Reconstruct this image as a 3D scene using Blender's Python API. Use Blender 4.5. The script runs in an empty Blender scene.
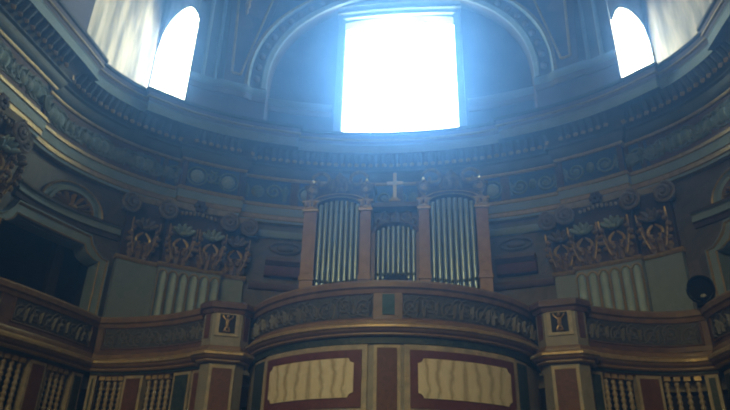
import bpy, bmesh, math, random
from mathutils import Vector, Matrix
random.seed(7)
C = bpy.context.scene
COL = C.collection
PI = math.pi
R = math.radians

# ------------------------------------------------------------------ materials
def mat(name, col, rough=.6, metal=0., col2=None, scale=4., contrast=(.35, .65), bump=0., bscale=30., emit=None, estr=0., spec=.4, detail=6., dist=0.):
    m = bpy.data.materials.new(name); m.use_nodes = True
    nt = m.node_tree; b = nt.nodes['Principled BSDF']
    b.inputs['Base Color'].default_value = (*col, 1); b.inputs['Roughness'].default_value = rough
    b.inputs['Metallic'].default_value = metal; b.inputs['Specular IOR Level'].default_value = spec
    tc = nt.nodes.new('ShaderNodeTexCoord')
    if col2:
        n = nt.nodes.new('ShaderNodeTexNoise'); n.inputs['Scale'].default_value = scale
        n.inputs['Detail'].default_value = detail; n.inputs['Distortion'].default_value = dist
        r = nt.nodes.new('ShaderNodeValToRGB')
        r.color_ramp.elements[0].position = contrast[0]; r.color_ramp.elements[1].position = contrast[1]
        r.color_ramp.elements[0].color = (*col, 1); r.color_ramp.elements[1].color = (*col2, 1)
        nt.links.new(tc.outputs['Object'], n.inputs['Vector']); nt.links.new(n.outputs['Fac'], r.inputs['Fac'])
        nt.links.new(r.outputs['Color'], b.inputs['Base Color'])
    if bump:
        n2 = nt.nodes.new('ShaderNodeTexNoise'); n2.inputs['Scale'].default_value = bscale; n2.inputs['Detail'].default_value = 4
        bp = nt.nodes.new('ShaderNodeBump'); bp.inputs['Strength'].default_value = bump; bp.inputs['Distance'].default_value = .03
        nt.links.new(tc.outputs['Object'], n2.inputs['Vector']); nt.links.new(n2.outputs['Fac'], bp.inputs['Height'])
        nt.links.new(bp.outputs['Normal'], b.inputs['Normal'])
    if emit:
        b.inputs['Emission Color'].default_value = (*emit, 1); b.inputs['Emission Strength'].default_value = estr
    return m

GOLD = mat('gilding', (.46, .33, .15), .38, .4, (.60, .44, .21), 9)
GOLDW = mat('worn_gilding', (.33, .24, .135), .42, .3, (.48, .36, .20), 14)
BLUEGREY = mat('bluegrey_paint', (.23, .32, .43), .55, 0, (.29, .38, .48), 3, bump=.15, bscale=25)
PALE = mat('pale_blue_marble', (.26, .32, .40), .45, 0, (.21, .27, .35), 5, dist=1.5)
FLUTE = mat('flute_paint', (.46, .59, .74), .5, 0, (.34, .45, .58), 4)
WALLM = mat('wall_marble', (.10, .105, .145), .5, 0, (.17, .145, .175), 2.2, dist=2.5)
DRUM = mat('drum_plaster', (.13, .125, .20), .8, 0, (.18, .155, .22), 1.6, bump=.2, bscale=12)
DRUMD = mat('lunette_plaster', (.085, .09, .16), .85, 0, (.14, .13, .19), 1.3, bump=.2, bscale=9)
DRUMR = mat('rose_plaster', (.22, .175, .22), .8, 0, (.17, .15, .21), 2, bump=.15)
DARKBAND = mat('dark_band', (.055, .055, .080), .6, 0, (.085, .08, .10), 5)
BED = mat('bed_moulding', (.085, .11, .16), .55, 0, (.12, .145, .19), 4)
LEAFTIP = mat('gilt_leaf_tip', (.50, .35, .17), .45, .2, (.24, .17, .11), 6)
LEAFBAND = mat('hanging_leaf', (.085, .10, .14), .6, 0, (.12, .13, .16), 14)
FRIEZE = mat('frieze_blue', (.035, .095, .30), .6, 0, (.06, .11, .26), 4, dist=1)
FRLIGHT = mat('frieze_relief', (.12, .19, .28), .6, 0, (.25, .30, .36), 9)
FRBOSS = mat('frieze_boss', (.36, .47, .54), .6, 0, (.26, .37, .46), 9)
FRROSE = mat('frieze_rose', (.10, .06, .11), .6, 0, (.15, .09, .12), 9)
PURPLE = mat('capital_ground', (.055, .040, .060), .6, 0, (.10, .065, .08), 8)
VOL = mat('volute_stone', (.17, .145, .16), .5, 0, (.24, .20, .20), 9)
LEAFM = mat('acanthus_leaf', (.22, .165, .13), .5, .1, (.40, .28, .15), 11, contrast=(.42, .68))
WOOD = mat('brown_wood', (.165, .10, .060), .40, 0, (.24, .15, .085), 7, bump=.1)
WOODL = mat('light_wood', (.30, .17, .10), .42, 0, (.38, .23, .14), 8)
ROSEW = mat('rosewood', (.10, .055, .052), .45, 0, (.15, .085, .075), 9)
STONE = mat('grey_stone', (.20, .19, .19), .5, 0, (.26, .24, .23), 6)
CREAM = mat('cream_stone', (.42, .36, .28), .5, 0, (.27, .24, .21), 7)
CARVED = mat('carved_ground', (.045, .048, .062), .55, 0, (.085, .085, .10), 18, bump=.6, bscale=28)
CARVEDR = mat('carved_relief', (.12, .12, .135), .5, 0, (.13, .125, .13), 20)
REDM = mat('red_marble', (.095, .036, .026), .6, 0, (.16, .07, .05), 6, contrast=(.4, .75), dist=2)
MAROON = mat('maroon_marble', (.10, .030, .040), .6, 0, (.14, .05, .055), 7, dist=1)
GREENM = mat('green_marble', (.018, .035, .040), .55, 0, (.07, .09, .09), 7, contrast=(.45, .75), dist=2)
TEAL = mat('teal_marble', (.02, .07, .11), .65, 0, (.05, .12, .16), 8)
TIN = mat('organ_tin', (.40, .52, .68), .30, .6, (.33, .44, .58), 3)
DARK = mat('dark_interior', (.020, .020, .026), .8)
NICHE = mat('niche_dark_wood', (.045, .036, .028), .8, 0, (.07, .05, .035), 4)  # mottled dark brown for the box niches
BLACK = mat('black_metal', (.008, .008, .010), .8, spec=.1)
LENS = mat('lens_glass', (.35, .38, .40), .1)
MUNTIN = mat('muntin_iron', (.10, .11, .13), .5)
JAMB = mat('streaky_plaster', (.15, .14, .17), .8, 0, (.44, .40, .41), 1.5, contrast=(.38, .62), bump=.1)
BALM = mat('baluster_stone', (.38, .33, .28), .45, 0, (.28, .22, .17), 9)
FLOORM = mat('floor_marble', (.16, .14, .13), .4, 0, (.24, .21, .19), 3)
CROSSM = mat('cross_silver', (.75, .70, .62), .35, .3)
CRESTM = mat('organ_carving', (.13, .10, .09), .45, .2, (.30, .23, .15), 10)
TROPHY = mat('relief_gilt', (.42, .30, .16), .4, .4, (.30, .20, .10), 20)

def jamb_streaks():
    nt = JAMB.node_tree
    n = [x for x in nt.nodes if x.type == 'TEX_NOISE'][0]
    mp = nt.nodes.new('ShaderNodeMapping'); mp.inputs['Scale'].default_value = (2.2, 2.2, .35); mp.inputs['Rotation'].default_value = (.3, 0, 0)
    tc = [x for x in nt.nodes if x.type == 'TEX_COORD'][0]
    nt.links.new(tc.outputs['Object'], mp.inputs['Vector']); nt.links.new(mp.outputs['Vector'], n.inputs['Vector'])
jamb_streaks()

def onyx():
    m = bpy.data.materials.new('bookmatched_onyx'); m.use_nodes = True
    nt = m.node_tree; b = nt.nodes['Principled BSDF']; b.inputs['Roughness'].default_value = .3
    tc = nt.nodes.new('ShaderNodeTexCoord'); sp = nt.nodes.new('ShaderNodeSeparateXYZ')
    nt.links.new(tc.outputs['Generated'], sp.inputs[0])
    sub = nt.nodes.new('ShaderNodeMath'); sub.operation = 'SUBTRACT'; sub.inputs[1].default_value = .5
    ab = nt.nodes.new('ShaderNodeMath'); ab.operation = 'ABSOLUTE'
    nt.links.new(sp.outputs['X'], sub.inputs[0]); nt.links.new(sub.outputs[0], ab.inputs[0])
    cb = nt.nodes.new('ShaderNodeCombineXYZ')
    mz = nt.nodes.new('ShaderNodeMath'); mz.operation = 'MULTIPLY'; mz.inputs[1].default_value = .45
    nt.links.new(sp.outputs['Z'], mz.inputs[0])
    mx = nt.nodes.new('ShaderNodeMath'); mx.operation = 'MULTIPLY'; mx.inputs[1].default_value = 1.6
    nt.links.new(ab.outputs[0], mx.inputs[0])
    nt.links.new(mx.outputs[0], cb.inputs['X']); nt.links.new(mz.outputs[0], cb.inputs['Z'])
    w = nt.nodes.new('ShaderNodeTexWave'); w.inputs['Scale'].default_value = 1.5; w.inputs['Distortion'].default_value = 7
    w.inputs['Detail'].default_value = 4; w.inputs['Detail Scale'].default_value = .9; w.inputs['Detail Roughness'].default_value = .7; w.bands_direction = 'X'
    nt.links.new(cb.outputs[0], w.inputs['Vector'])
    r = nt.nodes.new('ShaderNodeValToRGB')
    e = r.color_ramp.elements
    e[0].position = 0; e[0].color = (.42, .36, .26, 1); e[1].position = .22; e[1].color = (.60, .54, .42, 1)
    k = e.new(.75); k.color = (.68, .61, .49, 1)
    nt.links.new(w.outputs['Fac'], r.inputs['Fac']); nt.links.new(r.outputs['Color'], b.inputs['Base Color'])
    return m
ONYX = onyx()

def window_glow(name, col, s):
    m = bpy.data.materials.new(name); m.use_nodes = True
    nt = m.node_tree; nt.nodes.clear()
    o = nt.nodes.new('ShaderNodeOutputMaterial'); e = nt.nodes.new('ShaderNodeEmission')
    e.inputs[0].default_value = (*col, 1); e.inputs[1].default_value = s
    nt.links.new(e.outputs[0], o.inputs[0])
    return m
WIN_C = window_glow('daylit_pane_middle', (.62, .80, 1.0), 24)
WIN_S = window_glow('daylit_pane_side', (.72, .87, 1.0), 15)

# ------------------------------------------------------------------ plan of the oval choir
A0, B0, CY = 6.0, 3.736, 2.264
def ell(th, off):
    if abs(th) > 90:                           # straight walls run on towards the nave
        sg = 1 if th > 0 else -1; d = (abs(th)-90)*.085
        return Vector((sg*(A0 + off + .06*d), CY - d)), Vector((-sg, 0))
    t = R(th); x, y = A0*math.sin(t), CY + B0*math.cos(t)
    nx, ny = math.sin(t)*B0, math.cos(t)*A0; l = math.hypot(nx, ny)
    return Vector((x + off*nx/l, y + off*ny/l)), Vector((-nx/l, -ny/l))       # point, inward normal
def P(th, off, z):
    p, n = ell(th, off); return Vector((p.x, p.y, z))
class Frame:                                   # local frame on the wall: a along it (to the right), b towards the room, z up
    def __init__(s, th, off):
        s.p, s.n = ell(th, off); s.t = Vector((-s.n.y, s.n.x))
        if s.t.x * math.cos(R(th)) < 0: s.t = -s.t
    def __call__(s, a, b, z):
        q = s.p + a*s.t + b*s.n; return Vector((q.x, q.y, z))
class Flat:                                    # local frame from a point and a facing direction
    def __init__(s, x, y, nx, ny):
        s.p = Vector((x, y)); s.n = Vector((nx, ny)).normalized(); s.t = Vector((-s.n.y, s.n.x))
    __call__ = Frame.__call__
class Path:                                    # plan polyline run left to right as seen from the nave
    def __init__(s, pts, smooth=0):
        pts = [Vector(p) for p in pts]
        for _ in range(smooth):
            q = [pts[0]]
            for a, b in zip(pts, pts[1:]): q += [a*.75 + b*.25, a*.25 + b*.75]
            pts = q + [pts[-1]]
        s.p = pts; s.d = [0.]
        for a, b in zip(pts, pts[1:]): s.d.append(s.d[-1] + (b-a).length)
        s.L = s.d[-1]
        def nrm(a, b):
            t = (b-a).normalized(); return Vector((t.y, -t.x))
        sn = [nrm(a, b) for a, b in zip(pts, pts[1:])]
        s.m = [sn[0]]
        for a, b in zip(sn, sn[1:]):
            s.m.append((a+b) / max(.3, 1 + a.dot(b)))
        s.m.append(sn[-1])
    def at(s, u):
        u = min(max(u, 0), s.L)
        for i in range(len(s.p)-1):
            if u <= s.d[i+1] + 1e-9: break
        k = (u - s.d[i]) / max(1e-9, s.d[i+1]-s.d[i])
        return s.p[i].lerp(s.p[i+1], k), s.m[i].lerp(s.m[i+1], k)
    def pt(s, u, o, z):
        p, n = s.at(u); q = p + n*o; return Vector((q.x, q.y, z))
    def frame(s, u, o=0):
        p, n = s.at(u); n = n.normalized(); q = p + n*o; return Flat(q.x, q.y, n.x, n.y)
    def find_x(s, x):
        best = min(range(401), key=lambda i: abs(s.at(s.L*i/400)[0].x - x)); return s.L*best/400
    def span(s, u0, u1, n=None):
        us = [u0] + [d for d in s.d if u0 + 1e-6 < d < u1 - 1e-6] + [u1]
        return us

# ------------------------------------------------------------------ mesh helpers
class MB:
    def __init__(s): s.v = []; s.f = []; s.mi = []
    def quadgrid(s, rows, mi=0, closed=False):
        b = len(s.v); n = len(rows[0])
        for r in rows: s.v += r
        for i in range(len(rows)-1):
            for j in range(n if closed else n-1):
                k = (j+1) % n
                s.f.append((b+i*n+j, b+i*n+k, b+(i+1)*n+k, b+(i+1)*n+j)); s.mi.append(mi[i] if isinstance(mi, (list, tuple)) else mi)
    def face(s, pts, mi=0):
        b = len(s.v); s.v += pts; s.f.append(tuple(range(b, b+len(pts)))); s.mi.append(mi)
    def box(s, F, a0, a1, b0, b1, z0, z1, mi=0):
        c = [F(a, b, z) for z in (z0, z1) for a, b in ((a0, b0), (a1, b0), (a1, b1), (a0, b1))]
        k = len(s.v); s.v += c
        for q in ((0,3,2,1),(4,5,6,7),(0,1,5,4),(1,2,6,5),(2,3,7,6),(3,0,4,7)):
            s.f.append(tuple(k+i for i in q)); s.mi.append(mi)
    def tube(s, pts, r, n=6, mi=0, cap=True):
        rows = []
        N = len(pts); up0 = None
        for i, p in enumerate(pts):
            d = (pts[min(i+1, N-1)] - pts[max(i-1, 0)]).normalized()
            u = d.cross(Vector((0, 0, 1)))
            if u.length < .05: u = d.cross(Vector((1, 0, 0)))
            u.normalize()
            if up0 is not None and u.dot(up0) < 0: u = -u
            up0 = u; w = d.cross(u); rr = r[i] if isinstance(r, (list, tuple)) else r
            rows.append([p + (u*math.cos(2*PI*k/n) + w*math.sin(2*PI*k/n))*rr for k in range(n)])
        s.quadgrid(rows, mi, True)
        if cap: s.face(rows[0][::-1], mi); s.face(rows[-1], mi)
    def lathe(s, c, prof, n=14, mi=0):            # prof: (r, z)
        s.quadgrid([[Vector((c[0]+r*math.cos(2*PI*k/n), c[1]+r*math.sin(2*PI*k/n), c[2]+z)) for k in range(n)] for r, z in prof], mi, True)
    def ball(s, c, rx, ry, rz, F=None, n=10, m=6, mi=0):
        rows = []
        for i in range(m+1):
            ph = PI*i/m - PI/2
            row = []
            for k in range(n):
                a = 2*PI*k/n; q = (rx*math.cos(ph)*math.cos(a), ry*math.cos(ph)*math.sin(a), rz*math.sin(ph))
                row.append(F(c[0]+q[0], c[1]+q[1], c[2]+q[2]) if F else Vector((c[0]+q[0], c[1]+q[1], c[2]+q[2])))
            rows.append(row)
        s.quadgrid(rows, mi, True)
    def build(s, name, mats, parent=None, smooth=True, kind=None):
        me = bpy.data.meshes.new(name)
        o0 = Vector(parent['_o']) if parent is not None else Vector((0, 0, 0))
        me.from_pydata([tuple(v - o0) for v in s.v], [], s.f)
        for m in (mats if isinstance(mats, (list, tuple)) else [mats]): me.materials.append(m)
        me.polygons.foreach_set('material_index', s.mi)
        bm = bmesh.new(); bm.from_mesh(me)
        bmesh.ops.remove_doubles(bm, verts=bm.verts, dist=1e-5)
        bmesh.ops.recalc_face_normals(bm, faces=bm.faces); bm.to_mesh(me); bm.free()
        if smooth:
            me.polygons.foreach_set('use_smooth', [True]*len(me.polygons)); me.set_sharp_from_angle(angle=R(38))
        o = bpy.data.objects.new(name, me); COL.objects.link(o)
        if parent is not None: o.parent = parent; o['_o'] = tuple(o0)
        else: o['_o'] = (0., 0., 0.)
        if kind: o['kind'] = kind
        return o
def thing(name, loc, label, cat, group=None):
    o = bpy.data.objects.new(name, None); COL.objects.link(o); o.location = loc; o['_o'] = tuple(loc)
    o.empty_display_size = .2
    o['label'] = label; o['category'] = cat
    if group: o['group'] = group
    return o
def tag(o, label, cat, group=None):
    o['label'] = label; o['category'] = cat
    if group: o['group'] = group
def sweep(mb, path, prof, u0=None, u1=None, mi=0, closed=True):
    """profile of (projection, z) carried along a plan path; closed = a solid moulding with end caps"""
    if u0 is None: pts = [(p, m) for p, m in zip(path.p, path.m)]
    else: pts = [path.at(u) for u in path.span(u0, u1)]
    rows = [[Vector((p.x+m.x*o, p.y+m.y*o, z)) for p, m in pts] for o, z in prof]
    if closed: rows.append(rows[0])
    mb.quadgrid(rows, mi)
    if closed:
        mb.face([r[0] for r in rows[:-1]]); mb.face([r[-1] for r in rows[:-1]][::-1])
def panel(mb, path, u0, u1, zlo, zhi, o0, o1, n=10, mi=0, notch=0):
    """slab that follows a path between u0 and u1, optionally with cut corners"""
    us = [u0 + (u1-u0)*i/n for i in range(n+1)]
    if notch: us = sorted(set(us + [u0+notch, u1-notch, u0+notch*.35, u1-notch*.35, u0+notch*.999, u1-notch*.999]))
    def lim(u):
        if not notch: return zlo, zhi
        d = min(u-u0, u1-u)
        k = 0 if d >= notch else math.sqrt(max(0, notch*notch - d*d))
        return zlo + k*.85, zhi - k*.85
    F = []; B = []
    rows = [[], [], [], []]
    for u in us:
        a, b = lim(u)
        rows[0].append(path.pt(u, o0, a)); rows[1].append(path.pt(u, o1, a)); rows[2].append(path.pt(u, o1, b)); rows[3].append(path.pt(u, o0, b))
    mb.quadgrid(rows + [rows[0]], mi)
    mb.face([r[0] for r in rows], mi); mb.face([r[-1] for r in rows][::-1], mi)
def spiral(F, a, z, b, r0, r1, turns, start, sgn=1, n=22, lift=0.):
    out = []
    for i in range(n+1):
        t = i/n; r = r0 + (r1-r0)*t; an = start + sgn*2*PI*turns*t
        out.append(F(a + r*math.cos(an), b + lift*t, z + r*math.sin(an)))
    return out
def leaf(mb, F, a, b, z, w, h, curl, mi=0, droop=.3, lobes=3, thick=.02):
    """acanthus leaf: a ribbed tongue that rises and curls out and over at its tip"""
    rows = []; N = 10
    for i in range(N+1):
        t = i/N
        zz = z + h*(t if t < .75 else .75 + .25*math.sin((t-.75)/.25*PI/2) - droop*max(0, t-.8)/.2*.3)
        bb = b + .03 + curl*(t**2.2)
        ww = w*(.55 + .5*math.sin(min(1, t*1.25)*PI*.62))*(1-max(0, t-.7)/.3*.75)*(1 + .18*math.cos(t*lobes*2*PI))
        rows.append([F(a + ww*.5*x, bb - .25*abs(x)*ww + (.035*(1-abs(x)) if abs(x) < .3 else 0), zz - .12*abs(x)*h*t) for x in (-1, -.55, -.2, 0, .2, .55, 1)])
    mb.quadgrid(rows, mi)
    mb.quadgrid([[v + Vector((0, 0, -.001)) - Vector((F.n.x, F.n.y, 0))*thick for v in r] for r in rows], mi)

# ------------------------------------------------------------------ structure: floor, walls, entablature, drum
def ringpath(off, ranges, step, t0=-118, t1=118, dt=2.):
    ths = [t0 + dt*i for i in range(int((t1-t0)/dt)+1)]
    for a, b in ranges: ths += [a, b]
    ths = sorted(set(ths)); pts = []
    def inside(t): return any(a < t < b for a, b in ranges)
    for i, t in enumerate(ths):
        edge = any(abs(t-a) < 1e-6 or abs(t-b) < 1e-6 for a, b in ranges)
        if edge:
            l, r = inside(t-.01), inside(t+.01)
            pts.append(ell(t, off - (step if l else 0))[0]); pts.append(ell(t, off - (step if r else 0))[0])
        else: pts.append(ell(t, off - (step if inside(t) else 0))[0])
    q = [pts[0]]
    for p in pts[1:]:
        if (p-q[-1]).length > 1e-4: q.append(p)
    return Path(q)
PIERS = [(-117, -91), (-49.5, -35), (35, 49.5), (91, 117)]
WIDE = [(-117.5, -88), (-58, -27.5), (27.5, 58), (88, 117.5)]

mb = MB()
mb.face([Vector((x, y, 0)) for x, y in ((-9, -9), (9, -9), (9, 9), (-9, 9))])
mb.build('floor', FLOORM, kind='structure', smooth=False)

OPEN = (64.5, 91.5)
def open_top(t):
    t = abs(t)
    if not OPEN[0] <= t <= OPEN[1]: return None
    d = min(t-OPEN[0], OPEN[1]-t)
    return 6.05 if d < 1.2 else (6.05 + .18*math.sin(min(1, (d-1.2)/3.0)*PI/2) if d < 4.2 else 6.30)
ths = [x*1.0 for x in range(-118, 119)] + [s*x for s in (-1, 1) for x in (OPEN[0], OPEN[1], 65.7, 90.3, 68.7, 87.3, 68.69, 87.31)]
ths = sorted(set(ths))
mb = MB()
for a, b in zip(ths, ths[1:]):
    m = (a+b)/2; ta = open_top(m)
    if ta is None:
        mb.quadgrid([[P(t, .62, z) for t in (a, b)] for z in (0, 3.8, 7.75)])
    else:
        la, lb = open_top(a) or ta, open_top(b) or ta
        if abs(abs(a)-68.7) < .02 or abs(abs(b)-68.7) < .02 or abs(abs(a)-87.3) < .02 or abs(abs(b)-87.3) < .02: la, lb = open_top(a) or ta, open_top(b) or ta
        mb.quadgrid([[P(t, .62, z) for t in (a, b)] for z in (0, 3.8)])
        mb.face([P(a, .62, la), P(b, .62, lb), P(b, .62, 7.75), P(a, .62, 7.75)])
wl = mb.build('wall_choir', WALLM, kind='structure')
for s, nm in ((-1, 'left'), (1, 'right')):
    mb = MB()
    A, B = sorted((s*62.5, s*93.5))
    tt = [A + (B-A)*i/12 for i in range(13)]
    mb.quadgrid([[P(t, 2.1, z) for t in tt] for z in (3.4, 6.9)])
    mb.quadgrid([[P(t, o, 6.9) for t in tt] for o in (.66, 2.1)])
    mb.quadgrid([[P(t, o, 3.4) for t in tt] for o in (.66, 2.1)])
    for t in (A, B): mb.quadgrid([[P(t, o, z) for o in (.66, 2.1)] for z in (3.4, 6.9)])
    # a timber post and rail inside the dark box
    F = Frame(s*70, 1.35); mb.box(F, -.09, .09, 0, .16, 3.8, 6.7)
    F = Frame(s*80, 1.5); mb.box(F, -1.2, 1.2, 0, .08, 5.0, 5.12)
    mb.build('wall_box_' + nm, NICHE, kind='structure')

# entablature
LOW = ringpath(.5, PIERS, .16); HIGH = ringpath(.5, WIDE, .16)
mb = MB()   # architrave: bands of blue grey paint between gilded fillets
sweep(mb, LOW, [(-.15, 7.70), (.0, 7.70), (.0, 7.76), (.03, 7.77), (.03, 7.86), (.05, 7.87), (.05, 8.06), (.08, 8.07), (.08, 8.10), (.05, 8.12), (.05, 8.16), (-.15, 8.16)],
      mi=[1, 0, 1, 1, 1, 0, 1, 1, 1, 1, 1, 1], closed=True)
mb.build('trim_1', [BLUEGREY, GOLDW], kind='structure')
mb = MB()   # frieze
sweep(mb, LOW, [(-.15, 8.16), (.0, 8.16), (.0, 8.80), (-.15, 8.80)])
fr = mb.build('trim_2', [FRIEZE], kind='structure')
def frieze_relief():
    a = MB(); b = MB(); c = MB(); d = MB()
    # panels between pier edges: each bay is divided into framed lengths with bosses and scrolls
    cuts = []
    u_e = [LOW.d[i] for i in range(1, len(LOW.p)-1) if (LOW.p[i+1]-LOW.p[i]).length > .1 and abs((LOW.p[i+1]-LOW.p[i]).length-.16) < .02]
    segs = []; prev = 0
    for u in u_e: segs.append((prev, u)); prev = u + .16
    segs.append((prev, LOW.L))
    for u0, u1 in segs:
        n = max(1, round((u1-u0)/1.35)); w = (u1-u0)/n
        for i in range(n):
            p, q = u0 + i*w, u0 + (i+1)*w
            for x in (p+.05, q-.05):
                F = LOW.frame(x, 0); c.box(F, -.05, .05, 0, .03, 8.18, 8.78)
            mid = (p+q)/2; F = LOW.frame(mid, 0)
            kk = (i + int(u0*3)) % 3
            if kk == 0:      # twin round bosses with a wreath between
                for sx in (-1, 1):
                    d.ball((sx*w*.26, .0, 8.48), .17, .09, .17, F)
                    a.tube(spiral(F, sx*w*.26, 8.48, .03, .22, .22, 1, 0, n=16), .022, 5)
                    b.tube(spiral(F, sx*w*.06, 8.5, .03, .16, .05, 1.2, PI/2, sx), .03, 5)
            elif kk == 1:    # running scroll
                for sx in (-1, 1):
                    a.tube(spiral(F, sx*w*.23, 8.46, .03, .2, .04, 1.7, PI if sx < 0 else 0, -sx), .03, 5)
                    a.ball((sx*w*.23, .02, 8.46), .07, .05, .07, F)
                    leaf(a, F, sx*w*.40, 0, 8.28, .14, .36, .04)
                b.ball((0, .02, 8.48), .09, .06, .13, F)
            else:
                a.ball((-w*.2, .0, 8.46), .16, .09, .16, F); b.tube(spiral(F, w*.1, 8.48, .03, .2, .03, 1.6, 0), .032, 5)
                leaf(a, F, w*.32, 0, 8.26, .2, .42, .05); leaf(b, F, -w*.40, 0, 8.28, .14, .36, .04)
    for nm, x, m in (('frieze_scroll', a, FRLIGHT), ('frieze_rosette', b, FRLIGHT), ('frieze_boss', d, FRBOSS), ('frieze_stile', c, FRROSE)): x.build(nm, m, fr)
frieze_relief()
mb = MB()   # bed mouldings and leaf band under the corona
sweep(mb, LOW, [(-.15, 8.80), (.05, 8.80), (.07, 8.83), (.07, 8.86), (.10, 8.88), (.14, 8.98), (.15, 9.06), (.20, 9.09), (.20, 9.12), (.17, 9.14), (.17, 9.17), (.24, 9.30), (.36, 9.44), (.42, 9.46), (-.15, 9.47)],
      mi=[1, 1, 1, 0, 0, 0, 0, 0, 1, 2, 2, 2, 2, 2, 2])
lb = mb.build('trim_3', [BED, GOLDW, DARKBAND], kind='structure')
a = MB(); b = MB()
n = int(LOW.L/.17)
for i in range(n):
    F = LOW.frame((i+.5)*LOW.L/n, 0)
    # hanging leaf with a gilded tip that turns out
    z0, z1 = 9.45, 9.15
    for j, (k0, k1, tgt) in enumerate(((0, .66, a), (.66, 1, b))):
        rows = []
        for q in range(5):
            t = k0 + (k1-k0)*q/4
            bb = .40 - .17*t**.7 + (.07*max(0, t-.6)/.4); zz = z0 + (z1-z0)*t
            ww = .055*(1 + .2*math.sin(t*9)) * (1 if t < .75 else 1-(t-.75)*2.4)
            rows.append([F(-ww, bb-.01, zz), F(-ww*.4, bb+.03, zz), F(0, bb+.04, zz), F(ww*.4, bb+.03, zz), F(ww, bb-.01, zz)])
        tgt.quadgrid(rows)
a.build('hanging_leaf', LEAFBAND, lb); b.build('leaf_tip', LEAFTIP, lb)
mb = MB()   # corona and crowning mouldings
sweep(mb, HIGH, [(-.3, 9.46), (.44, 9.46), (.44, 9.49), (.40, 9.50), (.40, 9.70), (.42, 9.72), (.43, 9.80), (.47, 9.81), (.47, 9.84), (.45, 9.86), (.46, 9.95), (.50, 9.97), (.50, 10.03), (-.3, 10.03)],
      mi=[2, 0, 0, 0, 0, 3, 1, 1, 1, 3, 2, 2, 2, 2])
mb.build('trim_4', [BLUEGREY, GOLDW, DARKBAND, DRUMR], kind='structure')

# drum: wall with the middle lunette recessed, side windows in deep openings
def thx(x, off):                               # angle of the point with this x on the offset oval
    lo, hi = -90., 90.
    for _ in range(40):
        m = (lo+hi)/2
        if ell(m, off)[0].x < x: lo = m
        else: hi = m
    return m
def X(x, off, z): return P(thx(x, off), off, z)
ZT = 15.6; ZC = 11.6; RI = 3.35; RO = 3.83
mb = MB()
for s in (-1, 1):                              # spandrels and piers beside the middle arch
    xs = [RI*math.sin(R(a)) for a in range(0, 91, 5)]
    for x0, x1 in zip(xs, xs[1:]):
        za, zb = [ZC + math.sqrt(max(0, RI*RI-x*x)) for x in (x0, x1)]
        mb.face([X(s*x0, .5, za), X(s*x1, .5, zb), X(s*x1, .5, ZT), X(s*x0, .5, ZT)])
    t0 = thx(RI, .5); tt = [t0 + (52-t0)*i/8 for i in range(9)]
    mb.quadgrid([[P(s*t, .5, z) for t in tt] for z in (9.9, ZC, ZT)])
    # intrados of the middle arch, 0.3 m deep
    ar = [(RI, 9.9)] + [(RI*math.cos(R(a)), ZC + RI*math.sin(R(a))) for a in range(0, 91, 6)]
    mb.quadgrid([[X(s*x, o, z) for x, z in ar] for o in (.5, .8)])
    tt = [83 + 35*i/14 for i in range(15)]
    mb.quadgrid([[P(s*t, .5, z) for t in tt] for z in (9.9, ZT)])
    # reveal at the pier side of the side opening
    mb.quadgrid([[P(s*t, .5, z) for t in (51.9, 52)] for z in (9.9, ZT)])
mb.build('wall_drum', DRUM, kind='structure')
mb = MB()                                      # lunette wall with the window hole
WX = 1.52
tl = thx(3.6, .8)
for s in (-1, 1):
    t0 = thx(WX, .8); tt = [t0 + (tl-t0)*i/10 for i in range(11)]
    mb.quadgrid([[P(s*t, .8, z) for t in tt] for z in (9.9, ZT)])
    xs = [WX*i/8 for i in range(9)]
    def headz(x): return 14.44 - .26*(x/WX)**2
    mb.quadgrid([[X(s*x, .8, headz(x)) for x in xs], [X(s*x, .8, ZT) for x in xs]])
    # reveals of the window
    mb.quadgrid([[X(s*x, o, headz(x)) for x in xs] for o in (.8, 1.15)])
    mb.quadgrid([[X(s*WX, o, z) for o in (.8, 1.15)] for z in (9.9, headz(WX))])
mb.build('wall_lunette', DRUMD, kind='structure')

w = None
mb = MB()                                      # pane of the middle window
xs = [WX*i/8 for i in range(-8, 9)]
mb.quadgrid([[X(x*1.02, 1.10, 10.0) for x in xs], [X(x*1.02, 1.10, headz(abs(x))+.02) for x in xs]])
w1 = mb.build('window_1', WIN_C, kind='structure')
mb = MB()
for x in (-.72, 0, .72):
    F = Frame(thx(x, 1.08), 1.08); mb.box(F, -.017, .017, 0, .03, 10.0, headz(abs(x)))
for z in (10.9, 11.7, 12.5, 13.3, 14.05):
    mb.tube([X(x, 1.07, z) for x in xs], .010, 5)
mb.build('window_muntin', MUNTIN, w1)
mb = MB()                                      # moulded surround with an entablature head
for s in (-1, 1):
    for (x0, x1, o) in ((WX, 1.60, .74), (1.60, 1.70, .66)):
        t0, t1 = thx(s*x0, .8), thx(s*x1, .8)
        F = Frame((t0+t1)/2, .8); h = (x1-x0)/2+.01
        mb.box(F, -h, h, 0, .8-o, 9.95, 14.30)
xs2 = [1.72*i/10 for i in range(-10, 11)]
def hz(x): return 14.50 - .22*(x/1.72)**2
for (dz0, dz1, o) in ((-.06, .05, .70), (.05, .12, .60), (.20, .30, .52)):
    rows = [[X(x, o2, hz(x)+d) for x in xs2] for o2, d in ((.8, dz0), (o, dz0), (o, dz1), (.8, dz1))]
    mb.quadgrid(rows + [rows[0]])
F = Frame(thx(-.3, .6), .6)
for sx in (-1, 1): mb.tube(spiral(F, sx*.13, 14.78, .05, .11, .02, 1.5, PI if sx > 0 else 0, sx), .025, 6)
mb.build('window_surround', PALE, w1)

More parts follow.
